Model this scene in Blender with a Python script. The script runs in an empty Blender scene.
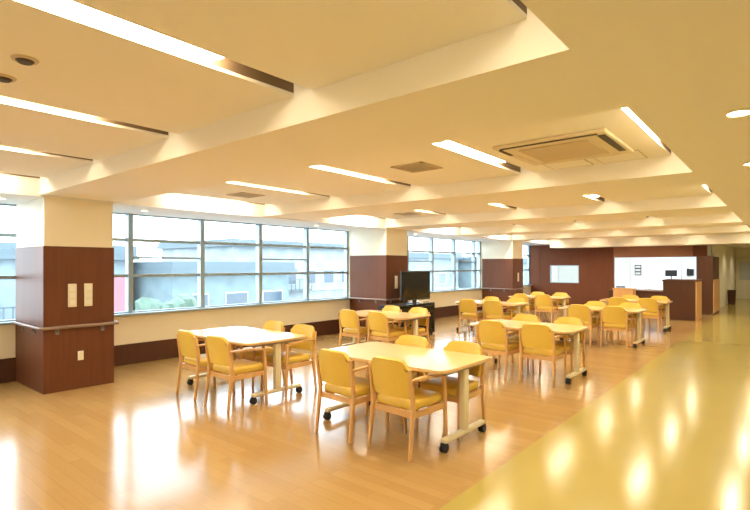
import bpy, bmesh, math, random
from mathutils import Vector, Matrix
R = math.radians
S = bpy.context.scene
COL = S.collection
random.seed(4)

# ------------------------------------------------------------------ camera, sky, exposure
cam_d = bpy.data.cameras.new('camera')
cam = bpy.data.objects.new('camera', cam_d); COL.objects.link(cam)
cam.location = (0, 0, 1.6)
cam.rotation_euler = (R(90), 0, R(39.8))
cam_d.sensor_width = 36; cam_d.lens = 23.76; cam_d.shift_y = 11/750
cam_d.clip_start = 0.05; cam_d.clip_end = 400
S.camera = cam

SKY = (0.80, 0.90, 1.0); SKY_STRENGTH = 7.5
LAMP = (1.0, 0.90, 0.66); LAMP_STRENGTH = 33.0; COVE_STRENGTH = 70.0
DOWN_STRENGTH = 40.0
CORRIDOR_WATTS = 34.0
ROOM_WHITE_STRENGTH = 20.0

W = bpy.data.worlds.new('sky'); S.world = W; W.use_nodes = True
bg = W.node_tree.nodes['Background']
bg.inputs[0].default_value = (*SKY, 1); bg.inputs[1].default_value = SKY_STRENGTH
S.view_settings.view_transform = 'Standard'; S.view_settings.look = 'None'
S.view_settings.gamma = 1; S.view_settings.use_curve_mapping = False
S.view_settings.exposure = 0.2

def unseen_spot(x, y, z):
    l = bpy.data.lights.new('unseen_spot', 'SPOT'); l.energy = CORRIDOR_WATTS
    l.color = LAMP; l.spot_size = R(150); l.spot_blend = 0.6; l.shadow_soft_size = 0.06
    o = bpy.data.objects.new('unseen_spot', l); o.location = (x, y, z); COL.objects.link(o)

# ------------------------------------------------------------------ materials
def mat(name, color, rough=0.5, spec=0.5, metal=0.0, coat=0.0, coat_rough=0.1, emit=None, estr=0.0, noise=0.0, nscale=8.0, ior=1.5):
    m = bpy.data.materials.new(name); m.use_nodes = True
    nt = m.node_tree; b = nt.nodes['Principled BSDF']
    b.inputs['Base Color'].default_value = (*color, 1)
    b.inputs['Roughness'].default_value = rough
    b.inputs['Metallic'].default_value = metal
    b.inputs['IOR'].default_value = ior
    b.inputs['Specular IOR Level'].default_value = spec
    b.inputs['Coat Weight'].default_value = coat; b.inputs['Coat Roughness'].default_value = coat_rough
    if emit:
        b.inputs['Emission Color'].default_value = (*emit, 1); b.inputs['Emission Strength'].default_value = estr
    if noise:
        tc = nt.nodes.new('ShaderNodeTexCoord'); n = nt.nodes.new('ShaderNodeTexNoise')
        n.inputs['Scale'].default_value = nscale
        mx = nt.nodes.new('ShaderNodeMixRGB')
        mx.inputs[1].default_value = (*[c*(1-noise) for c in color], 1)
        mx.inputs[2].default_value = (*[min(1, c*(1+noise)) for c in color], 1)
        nt.links.new(tc.outputs['Object'], n.inputs['Vector']); nt.links.new(n.outputs['Fac'], mx.inputs[0])
        nt.links.new(mx.outputs[0], b.inputs['Base Color'])
    return m

def wood(name, c1, c2, rough, scale=(1, 1, 1), coat=0.0, coat_rough=0.08, ior=1.5, spec=.5):
    m = mat(name, c1, rough, spec=spec, coat=coat, coat_rough=coat_rough, ior=ior)
    nt = m.node_tree; b = nt.nodes['Principled BSDF']
    tc = nt.nodes.new('ShaderNodeTexCoord'); mp = nt.nodes.new('ShaderNodeMapping')
    mp.inputs['Scale'].default_value = scale
    n = nt.nodes.new('ShaderNodeTexNoise'); n.inputs['Scale'].default_value = 3; n.inputs['Detail'].default_value = 5
    mx = nt.nodes.new('ShaderNodeMixRGB'); mx.inputs[1].default_value = (*c1, 1); mx.inputs[2].default_value = (*c2, 1)
    nt.links.new(tc.outputs['Object'], mp.inputs[0]); nt.links.new(mp.outputs[0], n.inputs['Vector'])
    nt.links.new(n.outputs['Fac'], mx.inputs[0]); nt.links.new(mx.outputs[0], b.inputs['Base Color'])
    return m

def plank_floor(name, c1, c2, rough, ior):
    m = mat(name, c1, rough, ior=ior); nt = m.node_tree; b = nt.nodes['Principled BSDF']
    tc = nt.nodes.new('ShaderNodeTexCoord')
    br = nt.nodes.new('ShaderNodeTexBrick')
    br.inputs['Color1'].default_value = (*c1, 1); br.inputs['Color2'].default_value = (*c2, 1)
    br.inputs['Mortar'].default_value = (*[c*0.9 for c in c1], 1)
    br.inputs['Scale'].default_value = 1; br.inputs['Mortar Size'].default_value = 0.002
    br.inputs['Brick Width'].default_value = 0.9; br.inputs['Row Height'].default_value = 0.1
    mp = nt.nodes.new('ShaderNodeMapping'); mp.inputs['Scale'].default_value = (1.2, 10, 1)
    n = nt.nodes.new('ShaderNodeTexNoise'); n.inputs['Scale'].default_value = 2.5; n.inputs['Detail'].default_value = 4
    mx = nt.nodes.new('ShaderNodeMixRGB'); mx.blend_type = 'MULTIPLY'; mx.inputs[0].default_value = 0.35
    rp = nt.nodes.new('ShaderNodeValToRGB'); rp.color_ramp.elements[0].color = (.72, .68, .62, 1); rp.color_ramp.elements[1].color = (1, 1, 1, 1)
    nt.links.new(tc.outputs['Object'], br.inputs['Vector']); nt.links.new(tc.outputs['Object'], mp.inputs[0])
    nt.links.new(mp.outputs[0], n.inputs['Vector']); nt.links.new(n.outputs['Fac'], rp.inputs[0])
    nt.links.new(br.outputs['Color'], mx.inputs[1]); nt.links.new(rp.outputs[0], mx.inputs[2])
    nt.links.new(mx.outputs[0], b.inputs['Base Color'])
    return m

def glass_mat():
    m = bpy.data.materials.new('window_glass'); m.use_nodes = True; nt = m.node_tree; nt.nodes.clear()
    o = nt.nodes.new('ShaderNodeOutputMaterial'); mx = nt.nodes.new('ShaderNodeMixShader')
    t = nt.nodes.new('ShaderNodeBsdfTransparent'); t.inputs[0].default_value = (.93, .97, .97, 1)
    g = nt.nodes.new('ShaderNodeBsdfGlossy'); g.inputs['Roughness'].default_value = 0.0
    lw = nt.nodes.new('ShaderNodeLayerWeight'); pw = nt.nodes.new('ShaderNodeMath'); pw.operation = 'POWER'; pw.inputs[1].default_value = 5
    f = nt.nodes.new('ShaderNodeMath'); f.operation = 'MULTIPLY_ADD'; f.inputs[1].default_value = .6; f.inputs[2].default_value = .03
    nt.links.new(lw.outputs['Facing'], pw.inputs[0]); nt.links.new(pw.outputs[0], f.inputs[0])
    nt.links.new(f.outputs[0], mx.inputs[0]); nt.links.new(t.outputs[0], mx.inputs[1]); nt.links.new(g.outputs[0], mx.inputs[2])
    nt.links.new(mx.outputs[0], o.inputs[0]); return m

M = dict(
    ceiling=mat('ceiling_paint', (.95, .895, .77), .8, spec=.25),
    daylit_soffit=mat('daylit_soffit_tint', (.88, .88, .86), .7),  # whiter than the other ceiling: daylight from the windows put into the colour
    cream=mat('cream_wall_paint', (.88, .81, .64), .7, spec=.3, noise=.02, nscale=3),
    white=mat('white_wall_paint', (.86, .88, .88), .6),
    pillar_paint=mat('pillar_paint', (.86, .80, .64), .5),
    floor=plank_floor('wood_vinyl', (.425, .255, .095), (.475, .295, .113), .16, 1.62),
    corridor=mat('yellow_vinyl', (.43, .335, .09), .16, ior=1.55, noise=.04, nscale=2),
    brown=wood('dark_wood_laminate', (.115, .040, .019), (.18, .066, .031), .45, (9, 9, .5), spec=.2),
    red_wood=wood('reddish_wood_panelling', (.12, .040, .019), (.19, .065, .030), .5, (9, 9, .5), spec=.15),
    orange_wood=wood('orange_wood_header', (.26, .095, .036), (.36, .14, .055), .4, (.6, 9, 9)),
    brown2=wood('darker_wood_laminate', (.070, .028, .015), (.105, .041, .022), .45, (9, 9, .5), spec=.25),
    pale_wood=wood('pale_wood', (.62, .33, .11), (.72, .41, .16), .35, (6, 6, .8)),
    chair_wood=wood('chair_beech', (.62, .34, .12), (.74, .44, .18), .3, (5, 5, 1)),
    yellow=mat('yellow_upholstery', (.74, .50, .075), .45, noise=.05, nscale=30),
    tabletop=wood('maple_tabletop', (.74, .50, .24), (.80, .57, .30), .2, (1, 9, 1), ior=1.6),
    table_edge=mat('table_edge_band', (.70, .46, .2), .4),
    table_leg=mat('cream_table_leg', (.78, .70, .47), .35),
    grey_metal=mat('grey_metal', (.25, .25, .25), .35, metal=.6),
    alu=mat('window_aluminium', (.36, .47, .55), .4, metal=.1),
    black=mat('black_plastic', (.012, .012, .013), .35),
    rubber=mat('black_rubber', (.015, .015, .016), .6),
    screen=mat('dark_screen', (.006, .006, .008), .12),
    steel=mat('handrail_metal', (.28, .20, .16), .3, metal=.3),
    panel=mat('beige_panel', (.82, .76, .58), .4),
    plate=mat('white_plate', (.86, .84, .76), .35),
    lamp=mat('lamp_diffuser', (.9, .85, .75), .5, emit=LAMP, estr=LAMP_STRENGTH),
    down=mat('downlight_lens', (.9, .85, .75), .5, emit=LAMP, estr=DOWN_STRENGTH),
    roomlamp=mat('white_lamp', (.9, .9, .9), .5, emit=(.74, .90, 1), estr=ROOM_WHITE_STRENGTH),
    trough=mat('trough_metal', (.20, .13, .07), .6),
    vent=mat('vent_grille', (.62, .50, .31), .6),
    vent_dark=mat('vent_dark', (.06, .045, .03), .6),
    vent_back=mat('vent_backing', (.30, .23, .13), .6),
    cove=mat('cove_diffuser', (.9, .88, .8), .5, emit=(1, .92, .74), estr=COVE_STRENGTH),
    ac=mat('conditioner_plastic', (.80, .69, .48), .5),
    glass=glass_mat(),
    greywood=mat('grey_board', (.55, .56, .55), .4),
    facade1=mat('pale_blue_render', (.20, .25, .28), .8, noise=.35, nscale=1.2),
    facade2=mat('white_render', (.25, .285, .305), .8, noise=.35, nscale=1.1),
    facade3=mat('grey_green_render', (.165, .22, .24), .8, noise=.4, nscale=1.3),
    roof=mat('slate_roof', (.10, .135, .155), .7, noise=.1, nscale=3),
    ext_glass=mat('house_window', (.06, .09, .12), .15),
    ext_trim=mat('house_trim', (.40, .44, .46), .6),
    red=mat('red_sign', (.30, .10, .13), .5),
    ground=mat('pale_asphalt', (.27, .285, .29), .9, noise=.1, nscale=.5),
    leaf=mat('leaf_green', (.08, .13, .10), .7, noise=.25, nscale=4),
    bark=mat('bark', (.2, .15, .11), .9, noise=.2, nscale=9),
    blue=mat('blue_cloth', (.10, .18, .34), .7),
    paper=mat('paper', (.85, .86, .86), .7),
)

# ------------------------------------------------------------------ mesh helpers
class MB:
    def __init__(s): s.bm = bmesh.new()
    def box(s, x0, x1, y0, y1, z0, z1, bevel=0.0, seg=2):
        b = bmesh.new()
        bmesh.ops.create_cube(b, size=1)
        bmesh.ops.transform(b, matrix=Matrix.Translation(((x0+x1)/2, (y0+y1)/2, (z0+z1)/2)) @ Matrix.Diagonal((x1-x0, y1-y0, z1-z0, 1)), verts=b.verts)
        if bevel: bmesh.ops.bevel(b, geom=b.edges[:], offset=bevel, segments=seg, affect='EDGES', profile=.5)
        s.merge(b); return s
    def bar(s, p, q, w, h, w2=None, h2=None, bevel=0.0, up=(0, 0, 1)):
        """tapered bar of rectangular section from p to q"""
        p, q = Vector(p), Vector(q); d = (q-p); L = d.length; d.normalize()
        u = Vector(up)
        if abs(d.dot(u)) > .95: u = Vector((0, 1, 0))
        x = d.cross(u).normalized(); y = x.cross(d).normalized()
        w2 = w if w2 is None else w2; h2 = h if h2 is None else h2
        b = bmesh.new(); vs = []
        for (c, ww, hh) in ((p, w, h), (q, w2, h2)):
            for sx, sy in ((-1, -1), (1, -1), (1, 1), (-1, 1)):
                vs.append(b.verts.new(c + x*sx*ww/2 + y*sy*hh/2))
        b.faces.new(vs[3::-1]); b.faces.new(vs[4:])
        for i in range(4): b.faces.new((vs[i], vs[(i+1) % 4], vs[4+(i+1) % 4], vs[4+i]))
        bmesh.ops.recalc_face_normals(b, faces=b.faces[:])
        if bevel: bmesh.ops.bevel(b, geom=b.edges[:], offset=bevel, segments=2, affect='EDGES', profile=.5)
        s.merge(b); return s
    def cyl(s, p, q, r, r2=None, n=16):
        p, q = Vector(p), Vector(q); d = q-p
        b = bmesh.new()
        bmesh.ops.create_cone(b, cap_ends=True, segments=n, radius1=r, radius2=r if r2 is None else r2, depth=d.length)
        rot = d.to_track_quat('Z', 'Y').to_matrix().to_4x4()
        bmesh.ops.transform(b, matrix=Matrix.Translation((p+q)/2) @ rot, verts=b.verts)
        s.merge(b); return s
    def sphere(s, c, r, sc=(1, 1, 1), sub=2, jitter=0):
        b = bmesh.new(); bmesh.ops.create_icosphere(b, subdivisions=sub, radius=r)
        for v in b.verts:
            k = 1 + random.uniform(-jitter, jitter)
            v.co = Vector((v.co.x*sc[0]*k, v.co.y*sc[1]*k, v.co.z*sc[2]*k)) + Vector(c)
        s.merge(b); return s
    def prism(s, pts, z0, z1, bevel=0.0):
        b = bmesh.new()
        lo = [b.verts.new((x, y, z0)) for x, y in pts]; hi = [b.verts.new((x, y, z1)) for x, y in pts]
        n = len(pts)
        b.faces.new(lo[::-1]); top = b.faces.new(hi)
        for i in range(n): b.faces.new((lo[i], lo[(i+1) % n], hi[(i+1) % n], hi[i]))
        bmesh.ops.recalc_face_normals(b, faces=b.faces[:])
        if bevel:
            es = [e for e in b.edges if abs(e.verts[0].co.z - e.verts[1].co.z) < 1e-6]
            bmesh.ops.bevel(b, geom=es, offset=bevel, segments=2, affect='EDGES', profile=.5)
        s.merge(b); return s
    def grid(s, rows, thick):
        """closed slab from rows of points (list of lists), offset along local normals"""
        b = bmesh.new(); nr, nc = len(rows), len(rows[0])
        P = [[Vector(p) for p in r] for r in rows]
        def nrm(i, j):
            a = P[min(i+1, nr-1)][j]-P[max(i-1, 0)][j]; c = P[i][min(j+1, nc-1)]-P[i][max(j-1, 0)]
            return a.cross(c).normalized()
        A = [[b.verts.new(P[i][j] + nrm(i, j)*thick/2) for j in range(nc)] for i in range(nr)]
        B = [[b.verts.new(P[i][j] - nrm(i, j)*thick/2) for j in range(nc)] for i in range(nr)]
        for i in range(nr-1):
            for j in range(nc-1):
                b.faces.new((A[i][j], A[i+1][j], A[i+1][j+1], A[i][j+1]))
                b.faces.new((B[i][j], B[i][j+1], B[i+1][j+1], B[i+1][j]))
        for i in range(nr-1):
            b.faces.new((A[i][0], B[i][0], B[i+1][0], A[i+1][0])); b.faces.new((A[i][-1], A[i+1][-1], B[i+1][-1], B[i][-1]))
        for j in range(nc-1):
            b.faces.new((A[0][j], A[0][j+1], B[0][j+1], B[0][j])); b.faces.new((A[-1][j], B[-1][j], B[-1][j+1], A[-1][j+1]))
        bmesh.ops.recalc_face_normals(b, faces=b.faces[:])
        s.merge(b); return s
    def merge(s, b):
        me = bpy.data.meshes.new('tmp'); b.to_mesh(me); b.free(); s.bm.from_mesh(me); bpy.data.meshes.remove(me)
    def build(s, name, m, parent=None, smooth=False, loc=None):
        me = bpy.data.meshes.new(name); s.bm.to_mesh(me); s.bm.free()
        me.materials.append(m)
        if smooth:
            me.polygons.foreach_set('use_smooth', [True]*len(me.polygons))
            try: me.set_sharp_from_angle(angle=R(40))
            except Exception: pass
        o = bpy.data.objects.new(name, me); COL.objects.link(o)
        if parent: o.parent = parent
        if loc: o.location = loc
        return o

def box(*a, **k): return MB().box(*a, **k)
def tag(o, label, cat, group=None):
    o['label'] = label; o['category'] = cat
    if group: o['group'] = group
    return o
def thing(name, label, cat, loc=(0, 0, 0), rz=0, group=None):
    o = bpy.data.objects.new(name, None); o.empty_display_size = .1; COL.objects.link(o)
    o.location = loc; o.rotation_euler = (0, 0, rz)
    return tag(o, label, cat, group)
def struct(o):
    o['kind'] = 'structure'; return o
def kids(o): return [c for c in bpy.data.objects if c.parent == o]
def dup(root, loc, rz, label):
    def cp(o, par):
        c = o.copy(); COL.objects.link(c)
        if par: c.parent = par
        for ch in kids_of[o.name]: cp(ch, c)
        return c
    kids_of = {}
    def index(o):
        kids_of[o.name] = kids(o)
        for ch in kids_of[o.name]: index(ch)
    index(root)
    r = cp(root, None); r.location = loc; r.rotation_euler = (0, 0, rz); r['label'] = label
    return r

# ------------------------------------------------------------------ layout constants
XW = -8.25          # window wall inner face
XB = -7.10          # bulkhead / pillar face
XS = -0.68          # edge of corridor soffit
XF = -1.76          # edge between wood floor and yellow corridor
HB, HC = 2.48, 2.66 # beam underside, raised ceiling
YB0, PITCH, BW = 2.05, 3.42, 0.95
YE = 20.1           # end wall
XR = 2.3; YBACK = -2.2; YCE = 30.0
PIL = [2.1, 8.95, 15.8]; PW = .82

# ------------------------------------------------------------------ floor, walls, ceiling
struct(box(XW-.2, XF, YBACK-.2, YE+3.7, -.1, 0).build('floor', M['floor']))
struct(box(XF, XR+.2, YBACK-.2, YCE+.2, -.1, 0).build('floor_corridor', M['corridor']))
struct(box(-2.6, XF, YE+3.7, YCE+.2, -.1, 0).build('floor_back', M['corridor']))

c = MB()
slots = [(-.86, -.69), (-2.37, -2.20), (-3.93, -3.76), (-5.48, -5.31), (-7.09, -6.84)]
beams = [YB0 + PITCH*k for k in range(-1, 6)]
bays = []                                     # (start, end) of each raised bay
for k in range(len(beams)-1): bays.append((beams[k]+BW, beams[k+1]))
for k, (ya, yb) in enumerate(bays):
    ys = ya + .12
    xs = sorted(slots); x = XB
    for (a, b) in xs:
        if a > x: c.box(x, a, ya, yb, HC, HC+.02)
        c.box(a, b, ya, ys, HC, HC+.02)
        x = b
    c.box(x, XS, ya, yb, HC, HC+.02)
c.box(XB, XS, YBACK, beams[0], HC, HC+.02)
c.box(XW-.2, XR+.2, YBACK-.2, YE+.2, 2.98, 3.06)      # slab above
struct(c.build('ceiling', M['ceiling']))
c = MB(); c.box(XS, XR+.2, YBACK-.2, YCE+.2, HB, 2.98); c.box(-2.1, XS, YE+.2, YCE+.2, HB, 2.98)
struct(c.build('ceiling_corridor', M['ceiling']))
struct(box(XW-.2, XB, YBACK-.2, YE+.2, HB-.02, 2.98).build('ceiling_perimeter', M['daylit_soffit']))
for i, y in enumerate(beams):
    hb = HB if i < len(beams)-1 else 2.31
    struct(box(XB, XS, y, y+BW, hb, 2.98).build('trim_%d' % (i+1), M['ceiling']))

# window wall: low wall, head piece, piers behind pillars
w = MB(); w.box(XW-.2, XW, YBACK-.2, YE+.2, 0, .80)
for y in PIL: w.box(XW-.2, XW, y+(.1 if y < 3 else 0), y+PW, .80, 2.5)
w.box(XW-.2, XW, YBACK-.2, -1.6, .80, 2.5)
struct(w.build('wall_left', M['cream']))
b = MB()
ed = [YBACK] + sum([[y-.001, y+PW+.001] for y in PIL], []) + [YE]
for i in range(0, len(ed), 2): b.box(XW, XW+.025, ed[i], ed[i+1], 0, .33, bevel=.004)
struct(b.build('baseboard_left', M['brown2']))
struct(box(XR, XR+.2, YBACK-.2, YCE+.2, 0, 2.6).build('wall_right', M['cream']))
struct(box(XW-.2, XR+.2, YBACK-.2, YBACK, 0, 2.98).build('wall_back', M['cream']))

# windows: frame, panes
def window(n, y0, y1, mull):
    root = bpy.data.objects.new('window_%d' % n, None); COL.objects.link(root); root.location = (XW-.1, y0, .80); root['kind'] = 'structure'
    ox, oy, oz = root.location
    f = MB(); d0, d1 = -.04, .04; H = 2.46-.80; L = y1-y0
    f.box(d0, d1, 0, L, 0, .05); f.box(d0, d1, 0, L, H-.02, H+.02)
    f.box(d0, d1, 0, .05, 0, H); f.box(d0, d1, L-.05, L, 0, H)
    cuts = [0] + [m-y0 for m in mull] + [L]
    for m in cuts[1:-1]: f.box(d0-.01, d1+.025, m-.04, m+.04, 0, H)
    for z in (1.44, 2.03): f.box(d0, d1, 0, L, z-.80-.025, z-.80+.025)
    for k in range(len(cuts)-1):                      # opening vents in some lights
        if k % 2 == 1: f.box(d0, d1, cuts[k], cuts[k+1], 1.74-.8-.015, 1.74-.8+.015)
    f.build('window_frame', M['alu'], root)
    for k in range(len(cuts)-1):
        box(-.006, .006, cuts[k]+.01, cuts[k+1]-.01, .01, H-.01).build('pane', M['glass'], root)
    box(.06, .17, .0, L-(.11 if n == 1 else 0), -.005, .03, bevel=.006).build('window_sill', M['alu'], root)
window(1, -1.6, 2.2, [-.3, 1.0])
window(2, 2.92, 8.95, [3.68, 4.98, 6.29, 7.59])
window(3, 9.77, 15.8, [11.4, 12.7, 14.0, 15.35])
window(4, 16.62, 20.1, [17.9, 19.2])

# pillars
which = ['nearest pillar, brown below and cream above, two beige panels on its face',
         'middle pillar standing behind the television, brown below and cream above',
         'farthest of the three pillars, by the dark end wall']
for i, y in enumerate(PIL):
    p = thing('pillar', which[i], 'pillar', (XB-.02, y, 0), group='pillars along the window wall')
    D = XB-.02-XW
    box(-D, 0, 0, PW, 1.85, HB-.02).build('upper_column', M['pillar_paint'], p)
    box(-D, .012, -.012, PW+.012, .0, 1.85, bevel=.004).build('wood_cladding', M['brown'], p)
    h = MB(); z = .82
    h.bar((.05, -.05, z), (.05, PW+.05, z), .03, .04, bevel=.012)
    h.bar((.05, -.05, z), (-D+.04, -.05, z), .03, .04, bevel=.012)
    h.bar((.05, PW+.05, z), (-D+.04, PW+.05, z), .03, .04, bevel=.012)
    h.build('handrail', M['steel'], p, smooth=True)
    k = MB()
    for yy in (.14, PW-.14): k.cyl((.01, yy, z-.06), (.05, yy, z-.02), .011, n=8); k.box(.008, .022, yy-.02, yy+.02, z-.09, z-.03)
    for xx in (-.3, -.8):
        k.cyl((xx, -.01, z-.06), (xx, -.05, z-.02), .011, n=8); k.box(xx-.02, xx+.02, -.024, -.01, z-.09, z-.03)
    k.build('rail_bracket', M['grey_metal'], p)

# things on the pillars
def panel_thing(y, lab):
    t = thing('wall_panel', lab, 'panel', (XB-.006, y, 1.07), group='beige panels on the pillars')
    box(0, .02, -.05, .05, 0, .30, bevel=.006).build('panel_body', M['panel'], t)
    f = MB()
    for z in (.06, .15, .24): f.box(.02, .024, -.03, .03, z-.028, z+.028, bevel=.003)
    f.build('panel_insert', M['plate'], t)
panel_thing(2.41, 'tall beige panel on the nearest pillar, the one nearer its left edge')
panel_thing(2.60, 'tall beige panel on the nearest pillar, the right one of the pair')
panel_thing(9.30, 'tall beige panel on the middle pillar, just left of the television')
panel_thing(16.2, 'tall beige panel on the farthest pillar by the dark end wall')
t = thing('wall_outlet', 'small white wall outlet low on the nearest pillar below its handrail', 'outlet', (XB-.008, 2.51, .37))
box(0, .012, -.035, .035, 0, .12, bevel=.004).build('cover_plate', M['plate'], t)
for z in (.035, .085): MB().cyl((.011, 0, z), (.0145, 0, z), .016, n=16).build('socket', M['panel'], t)

# end wall with brown panelling, a pass-through window and a wide hatch
e = MB(); y0, y1 = YE, YE+.12; HT = 2.6
wx0, wx1, wz0, wz1 = -7.44, -6.30, .92, 1.63       # small window
hx0, hx1, hz0, hz1 = -5.03, -2.40, .74, 1.92       # hatch
e.box(XW-.1, wx0, y0, y1, 0, HT); e.box(wx0, wx1, y0, y1, 0, wz0); e.box(wx0, wx1, y0, y1, wz1, HT); e.box(wx1, hx0, y0, y1, 0, HT)
e.box(hx0, hx1, y0, y1, 0, hz0); e.box(hx0, hx1, y0, y1, hz1, HT); e.box(hx1, -2.1, y0, y1, 0, HT)
struct(e.build('wall_end', M['red_wood']))
g = MB()
for x in (-7.87, -5.9): g.box(x-.006, x+.006, y0-.004, y0+.01, 0, 2.35)
struct(g.build('trim_20', M['brown2']))
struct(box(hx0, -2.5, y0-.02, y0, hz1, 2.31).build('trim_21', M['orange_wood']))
# white lit room behind
k = MB()
k.box(XW-.1, -2.1, YE+3.5, YE+3.6, 0, 2.6); k.box(XW-.2, XW-.1, YE+.12, YE+3.6, 0, 2.6); k.box(-2.2, -2.1, YE+.12, YE+3.6, 0, 2.6)
k.box(XW-.1, -2.1, YE+.12, YE+3.6, 2.5, 2.6)
struct(k.build('wall_staff_room', M['white']))
wr = bpy.data.objects.new('window_5', None); COL.objects.link(wr); wr['kind'] = 'structure'; wr.location = (wx0, YE, wz0)
f = MB(); L, H = wx1-wx0, wz1-wz0
f.box(0, L, -.015, .10, 0, .03); f.box(0, L, -.015, .10, H-.03, H); f.box(0, .03, -.015, .10, 0, H); f.box(L-.03, L, -.015, .10, 0, H)
f.build('window_frame', M['alu'], wr)
box(.02, L-.02, .04, .05, .02, H-.02).build('pane', M['glass'], wr)

# corridor end and far side
struct(box(-2.6, XR+.2, YCE, YCE+.2, 0, 2.6).build('wall_corridor_end', M['cream']))
struct(box(-2.09, -1.97, 21.32, YCE, 0, HB).build('wall_corridor_left', M['cream']))
struct(box(-1.97, XR, YCE-.02, YCE, 0, .12).build('baseboard_corridor', M['brown']))

# ------------------------------------------------------------------ outside the windows
struct(box(-90, XW-.3, -60, 90, -5.2, -5.0).build('ground_outside', M['ground']))
def house(name_label, x, ya, yb, ztop, depth, m, roofh, wins, floors, sign=None):
    h = thing('house', name_label, 'building', (x, ya, -5.0))
    L = yb-ya; H = ztop+5
    box(-depth, 0, 0, L, 0, H).build('facade', m, h)
    r = MB(); r.box(-depth-.4, .45, -.3, L+.3, H, H+.22)
    if roofh: r.prism([(-depth-.4, 0), (.45, 0)] if False else [(-depth-.3, -.2), (.35, -.2), (.35, L+.2), (-depth-.3, L+.2)], H+.22, H+.22+roofh, bevel=0)
    r.build('roof', M['roof'], h)
    n = wins
    for fl in floors:
        for i in range(n):
            yy = L*(i+.5)/n; wv = min(1.5, L/n*.6)
            fz = fl+5
            f = box(-.05, .05, yy-wv/2, yy+wv/2, fz, fz+1.2).build('house_window', M['ext_trim'], h)
            box(.03, .07, yy-wv/2+.07, yy+wv/2-.07, fz+.07, fz+1.13).build('pane', M['ext_glass'], f)
        box(0, .12, 0, L, fl+5-.5, fl+5-.38).build('ledge', M['ext_trim'], h)
        bl = MB(); z0 = fl+5-.45
        bl.box(.1, .7, L*.08, L*.55, z0, z0+.1); bl.box(.66, .70, L*.08, L*.55, z0+.85, z0+.92)
        for q in range(15): yy = L*(.08+.47*q/14); bl.box(.66, .70, max(yy-.03, L*.08), yy+.03, z0, z0+.9)
        bl.build('balcony', M['roof'], h)
    return h
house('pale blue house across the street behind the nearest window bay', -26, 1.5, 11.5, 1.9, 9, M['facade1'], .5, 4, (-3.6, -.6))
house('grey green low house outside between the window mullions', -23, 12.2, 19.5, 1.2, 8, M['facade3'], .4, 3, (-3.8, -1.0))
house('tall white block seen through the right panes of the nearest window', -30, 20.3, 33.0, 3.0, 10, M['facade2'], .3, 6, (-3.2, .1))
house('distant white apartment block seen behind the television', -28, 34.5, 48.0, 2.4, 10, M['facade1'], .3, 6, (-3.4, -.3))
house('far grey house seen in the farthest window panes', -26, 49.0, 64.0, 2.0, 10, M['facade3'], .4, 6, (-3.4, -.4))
t = thing('street_sign', 'red sign board outside, at the left edge of the nearest window bay', 'sign', (-14.0, 5.86, -5))
MB().cyl((0, 0, 0), (0, 0, 5.35), .06, n=10).build('post', M['ext_trim'], t)
box(-.05, .08, -.17, .17, 5.35, 6.3, bevel=.02).build('sign_board', M['red'], t)
def tree(lab, x, y, h, r):
    t = thing('tree', lab, 'tree', (x, y, -5), group='trees outside the windows')
    tr = MB(); tr.cyl((0, 0, 0), (0, 0, h*.6), .16, .08, n=8)
    for a in range(4): tr.cyl((0, 0, h*.5), (r*.5*math.cos(a*1.6), r*.5*math.sin(a*1.6), h*.72), .06, .03, n=6)
    tr.build('trunk', M['bark'], t)
    cr = MB()
    for i in range(26):
        a, q, zz = random.uniform(0, 6.28), random.uniform(0, .8)*r, random.uniform(-.7, .7)*r
        cr.sphere((q*math.cos(a), q*math.sin(a), h*.75+zz), r*random.uniform(.22, .4), sub=2, jitter=.2)
    cr.build('crown', M['leaf'], t)
tree('rounded green tree outside, low in the second pane of the nearest window bay', -18.5, 9.7, 5.6, 1.3)
tree('rounded green tree outside, lower middle of the nearest window bay', -18.0, 13.6, 5.2, 1.1)
tree('rounded green tree outside, seen behind the television screen', -18.5, 24.0, 6.0, 1.5)

# ------------------------------------------------------------------ ceiling lights in their slots
rows = ['corridor-edge row', 'second row from the corridor', 'middle row', 'second row from the windows', 'bright row above the windows']
bayn = ['before the first beam', 'between the first and second beams', 'between the second and third beams', 'between the third and fourth beams', 'between the fourth and fifth beams', 'in the farthest ceiling bay']
for k, (ya, yb) in enumerate(bays):
    for j, (a, b) in enumerate(slots):
        ys = ya+.12; ye = yb-.54
        t = thing('ceiling_light', 'strip light in the %s, %s' % (rows[j], bayn[k]), 'light', ((a+b)/2, ys, HC+.02), group='recessed strip lights')
        hw = (b-a)/2; L = yb-ys; dp = .13
        h = MB(); h.box(-hw-.01, -hw+.001, 0, L, 0, dp); h.box(hw-.001, hw+.01, 0, L, 0, dp); h.box(-hw-.01, hw+.01, 0, L, dp, dp+.01)
        h.box(-hw, hw, -.01, .0, 0, dp)
        h.build('trough', M['trough'], t)
        if j == 4: box(-.03, .05, .72, ye-ys+.08, .05, .11, bevel=.01).build('diffuser', M['cove'], t)
        else: box(-.062, .062, .03, ye-ys, .025, .07, bevel=.008).build('diffuser', M['lamp'], t)

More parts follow.
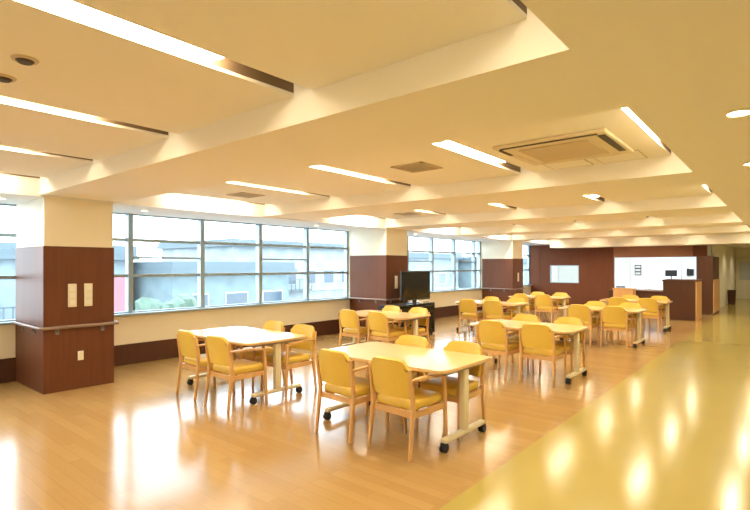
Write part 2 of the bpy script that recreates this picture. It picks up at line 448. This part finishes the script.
def downlight(x, y, z, lab, r=.06):
    t = thing('downlight', lab, 'light', (x, y, z), group='round downlights')
    b = MB(); n = 24; ring = bmesh.new()
    bmesh.ops.create_circle(ring, radius=r+.018, segments=n, cap_ends=False)
    e = bmesh.ops.extrude_edge_only(ring, edges=ring.edges[:])
    for v in [g for g in e['geom'] if isinstance(g, bmesh.types.BMVert)]:
        v.co.x *= r/(r+.018); v.co.y *= r/(r+.018); v.co.z -= .012
    b.merge(ring); b.build('trim_ring', M['ac'], t)
    MB().cyl((0, 0, -.004), (0, 0, -.0005), r, n=20).build('lens', M['down'], t)
downlight(-.21, 3.5, HB, 'round downlight in the corridor ceiling, at the right edge of the photo')
downlight(-.24, 5.3, HB, 'small round downlight in the corridor ceiling beyond the one at the right edge', .05)
for y, s in ((1.77, 'left of the nearest pillar'), (3.58, 'just right of the nearest pillar'), (7.2, 'above the right end of the nearest window bay'), (10.8, 'just past the middle pillar')):
    downlight(-7.6, y, HB-.02, 'tiny round downlight over the windows, ' + s, .045)
for y in (-.5, 8.5, 12, 15.5, 19, 23, 27): unseen_spot(.55, y, HB-.05)
unseen_spot(-1.0, 21.5, HB-.05); unseen_spot(-1.0, 24.5, HB-.05); unseen_spot(-.9, 28, HB-.05)  # added spots without fittings, brightening the dark corridor end
unseen_spot(.9, 2.0, HB-.05); unseen_spot(.9, 5.2, HB-.05)
unseen_spot(-3.6, 19.0-.2, 2.25)  # unseen spot in the hall, no fitting, brightens the wood over the hatch

# air conditioner cassette
t = thing('air_conditioner', 'square ceiling air conditioner with a dark slot round its edge', 'air conditioner', (-1.54, 4.5, HC))
box(-.47, .47, -.47, .47, -.03, -.0005, bevel=.01).build('housing', M['ac'], t)
box(-.30, .30, -.30, .30, -.042, -.03, bevel=.004).build('intake_grille', M['vent'], t)
sl = MB()
sl.box(-.40, .40, -.445, -.415, -.036, -.029)
for i in range(5):
    a0, a1 = R(180+90*i/5), R(180+90*(i+1)/5)
    sl.bar((-.37+.06*math.cos(a0), -.37+.06*math.sin(a0), -.033), (-.37+.06*math.cos(a1), -.37+.06*math.sin(a1), -.033), .03, .006)
sl.box(-.445, -.415, -.37, -.15, -.036, -.029)
sl.build('air_slot', M['vent_dark'], t)
box(.385, .445, -.38, .30, -.036, -.029, bevel=.003).build('air_slot', M['vent_dark'], t)
for x0, x1, y0, y1 in ((-.36, .36, .385, .445), (-.445, -.385, -.10, .36)): box(x0, x1, y0, y1, -.036, -.029, bevel=.003).build('louvre', M['ac'], t)
for i, (x, y) in enumerate(((-1.25, 5.2), (-1.75, 5.2))):
    t = thing('access_panel', 'square ceiling access panel past the air conditioner, ' + ('nearer the corridor' if i == 0 else 'farther from the corridor'), 'panel', (x, y, HC))
    box(-.2, .2, -.2, .2, -.006, -.0005).build('panel_door', M['ceiling'], t)
    f = MB(); f.box(-.205, -.199, -.205, .205, -.008, -.0005); f.box(.199, .205, -.205, .205, -.008, -.0005); f.box(-.205, .205, -.205, -.199, -.008, -.0005); f.box(-.205, .205, .199, .205, -.008, -.0005)
    f.build('panel_frame', M['vent'], t)
def vent(x, y, lab, r=.2):
    t = thing('ceiling_vent', lab, 'vent', (x, y, HC), group='square ceiling vents')
    f = MB(); f.box(-r, r, -r, -r+.03, -.012, -.0005); f.box(-r, r, r-.03, r, -.012, -.0005); f.box(-r, -r+.03, -r, r, -.012, -.0005); f.box(r-.03, r, -r, r, -.012, -.0005)
    f.build('vent_frame', M['vent'], t)
    s = MB(); n = 9
    for i in range(n):
        y_ = -r+.04+(2*r-.08)*i/(n-1); s.bar((-r+.03, y_, -.006), (r-.03, y_, -.006), .018, .003)
    s.build('louvre', M['vent'], t)
    box(-r+.02, r-.02, -r+.02, r-.02, -.0025, -.0005).build('backing', M['vent_back'], t)
vent(-3.05, 4.36, 'square brown ceiling vent between the two strip lights in the middle of the photo')
vent(-6.2, 4.43, 'square ceiling vent close to the bright window bulkhead, second bay')
vent(-5.9, 8.1, 'square ceiling vent in the third bay, above the middle pillar')
for i, x in enumerate((-3.0, -3.38)):
    t = thing('ceiling_detector', 'round brown ceiling detector at the upper left, ' + ('the right one of two' if i == 0 else 'cut by the photo edge'), 'detector', (x, .80, HC), group='ceiling detectors')
    MB().cyl((0, 0, -.010), (0, 0, -.0005), .055, .062, n=24).build('base', M['vent'], t)
    MB().cyl((0, 0, -.022), (0, 0, -.010), .03, .042, n=20).build('sensor', M['vent_dark'], t)

# ------------------------------------------------------------------ chairs
def make_chair():
    t = thing('armchair', '', 'chair', group='yellow armchairs round the tables')
    hw = .235
    # seat cushion
    box(-.225, .225, -.215, .26, .375, .455, bevel=.03, seg=3).build('seat', M['yellow'], t, smooth=True)
    f = MB()
    f.bar((-hw, .235, .35), (hw, .235, .35), .022, .05); f.bar((-hw, -.22, .35), (hw, -.22, .35), .022, .05)
    f.bar((-hw, -.22, .35), (-hw, .235, .35), .022, .05); f.bar((hw, -.22, .35), (hw, .235, .35), .022, .05)
    f.build('seat_frame', M['chair_wood'], t)
    # curved backrest panel
    rws = []; nz, nx = 9, 13
    for i in range(nz):
        v = i/(nz-1); z = .485 + .30*v
        row = []
        for j in range(nx):
            u = -1+2*j/(nx-1)
            wx = .232*(1-.10*max(0, v-.55)**2*4) * (1-.06*max(0, .25-v)*4)
            zz = z + (.012*(1-u*u) if v > .5 else 0) - (.05*max(0, abs(u)-.72)**2/.08 if v > .85 else 0)
            y = -.235 - .062*v - .045*(1-u*u) + .02
            row.append((u*wx, y, zz))
        rws.append(row)
    MB().grid(rws, .042).build('backrest', M['yellow'], t, smooth=True)
    for s in (-1, 1):
        l = MB(); l.bar((s*.245, -.29, 0), (s*.24, -.235, .42), .026, .030, .034, .040, bevel=.006)
        l.bar((s*.24, -.235, .42), (s*.243, -.285, .73), .034, .040, .026, .026, bevel=.006)
        l.build('leg', M['chair_wood'], t)
        l = MB(); l.bar((s*.25, .265, 0), (s*.243, .235, .60), .026, .030, .032, .038, bevel=.006)
        l.build('leg', M['chair_wood'], t)
        a = MB(); a.bar((s*.246, -.275, .635), (s*.25, -.05, .640), .034, .022, .046, .024, bevel=.006)
        a.bar((s*.25, -.05, .640), (s*.246, .27, .610), .046, .024, .040, .022, bevel=.006)
        a.build('armrest', M['chair_wood'], t)
    return t

# ------------------------------------------------------------------ tables
def make_table():
    t = thing('table', '', 'table', group='maple tables on castors')
    hx, hy, rr, n = .775, .46, .12, 8
    pts = []
    for cx, cy, a0 in ((hx-rr, hy-rr, 0), (-hx+rr, hy-rr, 90), (-hx+rr, -hy+rr, 180), (hx-rr, -hy+rr, 270)):
        for i in range(n+1):
            a = R(a0+90*i/n); pts.append((cx+rr*math.cos(a), cy+rr*math.sin(a)))
    MB().prism([(x*1.004, y*1.006) for x, y in pts], .668, .694, bevel=.008).build('edge_band', M['table_edge'], t)
    MB().prism(pts, .690, .70, bevel=.003).build('tabletop', M['tabletop'], t)
    u = MB(); u.box(-.68, .68, -.03, .03, .635, .668, bevel=.006)
    for s in (-1, 1): u.box(s*.71-.03, s*.71+.03, -.36, .36, .645, .668, bevel=.004)
    u.build('under_frame', M['grey_metal'], t)
    for s in (-1, 1):
        box(s*.71-.03, s*.71+.03, -.042, .042, .10, .645, bevel=.012).build('leg', M['table_leg'], t, smooth=True)
        f = MB(); f.box(s*.71-.032, s*.71+.032, -.36, .36, .075, .115, bevel=.014)
        fo = f.build('foot', M['table_leg'], t, smooth=True)
        for q in (-1, 1):
            k = MB()
            k.cyl((s*.71-.026, q*.345, .036), (s*.71-.006, q*.345, .036), .036, n=18)
            k.cyl((s*.71+.006, q*.345, .036), (s*.71+.026, q*.345, .036), .036, n=18)
            k.cyl((s*.71, q*.345, .03), (s*.71, q*.345, .085), .012, n=10)
            k.bar((s*.71, q*.345-.02, .07), (s*.71, q*.345+.025, .062), .05, .02)
            k.build('castor', M['rubber'], fo)
    return t

T = [(-2.975, 3.99, 'nearest table, beside the corridor floor'),
     (-5.46, 3.86, 'white-lit table near the nearest pillar'),
     (-5.74, 7.15, 'table in front of the television'),
     (-2.99, 7.18, 'second table along the corridor'),
     (-5.54, 11.05, 'third window-side table'),
     (-2.99, 11.02, 'third table along the corridor'),
     (-5.54, 14.1, 'farthest window-side table, near the dark wall'),
     (-3.0, 14.07, 'farthest table along the corridor, near the dark counter')]
tb = make_table(); ch = make_chair(); first = True
ch.scale = (.94, .92, 1.03); tb.scale = (1, 1, 1.025)
jit = random.Random(7)
for i, (x, y, nm) in enumerate(T):
    lab = 'maple table with cream castor legs, the ' + nm
    if i == 0: tb.location = (x, y, 0); tb['label'] = lab
    else: dup(tb, (x, y, 0), R(jit.uniform(-1, 1)), lab)
    for side in (-1, 1):
        for e in (-1, 1):
            if side < 0: cx, cy, rz = x + .065 + e*.325, y - .43 + jit.uniform(-.03, .03), R(jit.uniform(-4, 4))
            else: cx, cy, rz = x + .09 + e*.335, y + .26 + jit.uniform(-.03, .03), R(180+jit.uniform(-4, 4))
            if i == 1 and side < 0: cx += .165 + (.0 if e > 0 else -.03); cy -= .02
            if i == 1 and side > 0: cx += .11; cy += .07
            lab = 'yellow armchair, %s side, %s end, at the %s' % ('near' if side < 0 else 'far', 'corridor' if e > 0 else 'window', nm.split(',')[0])
            if first: ch.location = (cx, cy, 0); ch.rotation_euler = (0, 0, rz); ch['label'] = lab; first = False
            else: dup(ch, (cx, cy, 0), rz, lab)

# ------------------------------------------------------------------ television on its stand
t = thing('television_cabinet', 'long black cabinet under the television beside the middle pillar', 'cabinet', (-6.66, 9.15, 0))
c = MB(); c.box(-.22, .22, -.80, .80, .70, .74, bevel=.006); c.box(-.22, .22, -.80, -.76, .03, .70); c.box(-.22, .22, .76, .80, .03, .70); c.box(-.22, .22, -.02, .02, .03, .70)
c.box(-.22, -.20, -.78, .78, .03, .70); c.box(-.22, .22, -.80, .80, .03, .08); c.box(-.20, .20, -.76, .76, .38, .40)
c.build('body', M['black'], t)
for s in (-1, 1):
    d = box(.20, .222, s*.39-.365, s*.39+.365, .09, .68, bevel=.004).build('door', M['screen'], t)
    MB().cyl((.235, s*.06, .34), (.235, s*.06, .46), .008, n=8).build('handle', M['grey_metal'], d)
for q in ((-.17, -.74), (.17, -.74), (-.17, .74), (.17, .74)): MB().cyl((q[0], q[1], 0), (q[0], q[1], .035), .025, n=10).build('foot', M['black'], t)
t = thing('television', 'flat black television standing on the black cabinet by the middle pillar', 'television', (-6.68, 9.50, .742), R(-4))
box(-.02, .02, -.53, .53, .07, .74, bevel=.008).build('casing', M['black'], t)
box(.019, .024, -.505, .505, .10, .715).build('screen', M['screen'], t)
s = MB(); s.box(-.05, -.02, -.06, .06, 0, .2); s.box(-.12, .08, -.28, .28, 0, .018, bevel=.006); s.build('stand', M['black'], t)
t = thing('disc_player', 'small white player box on the black cabinet in front of the television', 'player', (-6.51, 9.62, .741))
box(-.05, .05, -.17, .17, 0, .05, bevel=.006).build('casing', M['plate'], t); box(.05, .053, -.12, .12, .015, .035).build('disc_slot', M['grey_metal'], t)

# ------------------------------------------------------------------ end of the hall
t = thing('reception_counter', 'tall dark wood counter with pale wood side at the end of the hall', 'counter', (-2.45, 17.55, 0))
c = MB(); c.box(-.43, .40, -.55, .55, 0, 1.14); c.build('body', M['brown2'], t)
box(-.45, .45, -.57, .57, 1.14, 1.19, bevel=.006).build('counter_top', M['brown2'], t)
box(.40, .43, -.55, .55, .0, 1.14, bevel=.004).build('side_panel', M['pale_wood'], t)
t = thing('partition', 'tall dark wood partition standing behind the reception counter', 'partition', (-2.02, 19.8, 0))
p = MB(); p.box(-.07, .16, -.35, 1.5, 0, 1.92, bevel=.004); p.box(-.27, -.07, -.35, .25, 0, 1.92, bevel=.004)
p.build('body', M['brown2'], t)
box(.16, .18, -.35, 1.5, .05, 1.15, bevel=.004).build('side_panel', M['pale_wood'], t)
t = thing('serving_counter', 'low dark counter running under the bright hatch', 'counter', (-3.9, 19.72, 0))
box(-1.13, 1.0, -.30, .37, 0, .70).build('body', M['brown2'], t)
box(-1.13, 1.0, -.33, .37, .70, .74, bevel=.006).build('counter_top', M['brown'], t)
t = thing('sideboard', 'pale orange wood sideboard in front of the bright hatch', 'cabinet', (-4.38, 18.9, 0))
box(-.32, .32, -.2, .2, .05, .80, bevel=.006).build('body', M['pale_wood'], t)
box(-.34, .34, -.22, .22, .80, .83, bevel=.006).build('top', M['pale_wood'], t)
for s in (-1, 1):
    d = box(s*.155-.15, s*.155+.15, -.216, -.2, .09, .77, bevel=.003).build('door', M['pale_wood'], t)
    MB().cyl((s*.03, -.225, .42), (s*.03, -.225, .52), .006, n=8).build('handle', M['grey_metal'], d)
box(-.3, .3, -.18, .18, 0, .05).build('plinth', M['brown2'], t)

# inside the staff room
for x in (-6.8, -3.7):
    t = thing('ceiling_panel_light', 'white panel light of the room behind the ' + ('small window' if x < -5 else 'wide hatch'), 'light', (x, YE+1.4, 2.5))
    box(-.9, .9, -.5, .5, -.05, -.001).build('housing', M['plate'], t); box(-.85, .85, -.45, .45, -.056, -.05).build('diffuser', M['roomlamp'], t)
yk = YE+3.5
for i in range(3):
    x = -5.1+.92*i
    t = thing('wall_cabinet', 'white wall cabinet seen through the hatch, ' + ('left', 'middle', 'right')[i] + ' of three', 'cabinet', (x, yk, 0), group='white cabinets in the staff room')
    box(0, .9, -.4, -.0, 0, 1.85, bevel=.004).build('body', M['white'], t)
    for s in (0, 1):
        d = box(.01+.445*s, .445+.445*s, -.418, -.4, .03, 1.82, bevel=.004).build('door', M['paper'], t)
        MB().cyl((.40+.1*s, -.43, .95), (.40+.1*s, -.43, 1.1), .007, n=8).build('handle', M['grey_metal'], d)
t = thing('notice_board', 'dark wall chart on the white cabinets behind the hatch', 'notice', (-4.85, yk-.42, 1.2))
box(-.13, .13, -.015, -.001, 0, .45, bevel=.004).build('board', M['black'], t)
g = MB()
for i in range(3): g.box(-.10, .10, -.018, -.014, .04+.14*i, .13+.14*i)
g.build('sheet', M['greywood'], t)
t = thing('monitor', 'dark computer monitor on the desk behind the hatch', 'monitor', (-3.45, YE+1.9, .741))
box(-.2, .2, -.02, .02, .46, .70, bevel=.006).build('casing', M['black'], t)
s = MB(); s.cyl((0, .02, .01), (0, .02, .5), .02, n=10); s.box(-.12, .12, -.08, .1, 0, .015); s.build('stand', M['black'], t)
t = thing('wall_telephone', 'dark wall telephone at the right end behind the hatch', 'telephone', (-2.95, YE+3.07, 1.22))
box(-.1, .1, -.06, -.001, 0, .26, bevel=.01).build('base', M['black'], t); box(-.13, -.05, -.1, -.06, -.02, .28, bevel=.012).build('handset', M['black'], t)
t = thing('desk', 'white desk in the staff room behind the hatch', 'desk', (-3.4, YE+1.9, 0))
box(-.9, .9, -.35, .35, .70, .74, bevel=.006).build('desktop', M['paper'], t)
for sx in (-.85, .85):
    for sy in (-.3, .3): box(sx-.02, sx+.02, sy-.02, sy+.02, 0, .70).build('leg', M['grey_metal'], t)
t = thing('desk_basket', 'small blue basket on the counter of the bright hatch', 'basket', (-4.72, 19.8, .741))
bk = MB(); bk.box(-.12, .12, -.09, .09, 0, .012); bk.box(-.13, -.118, -.1, .1, 0, .12); bk.box(.118, .13, -.1, .1, 0, .12); bk.box(-.13, .13, -.1, -.088, 0, .12); bk.box(-.13, .13, .088, .1, 0, .12)
bk.build('basket_body', M['blue'], t)
t.location = (-4.72, 19.8, .741)

# corridor end
d = bpy.data.objects.new('door_1', None); COL.objects.link(d); d['kind'] = 'structure'; d.location = (-1.5, YCE, 0)
box(-.45, .45, -.06, -.0, 0, 2.05, bevel=.006).build('door_leaf', M['panel'], d)
box(-.3, .2, -.075, -.058, .92, 1.8, bevel=.006).build('door_window', M['greywood'], d)
MB().cyl((.36, -.09, .95), (.36, -.09, 1.15), .012, n=8).build('door_handle', M['steel'], d)
t = thing('waste_bin', 'dark waste bin standing against the far corridor wall', 'bin', (-1.79, 25.4, 0))
MB().cyl((0, 0, 0), (0, 0, .56), .13, .15, n=20).build('body', M['brown2'], t)
MB().cyl((0, 0, .56), (0, 0, .60), .155, .14, n=20).build('lid', M['black'], t)
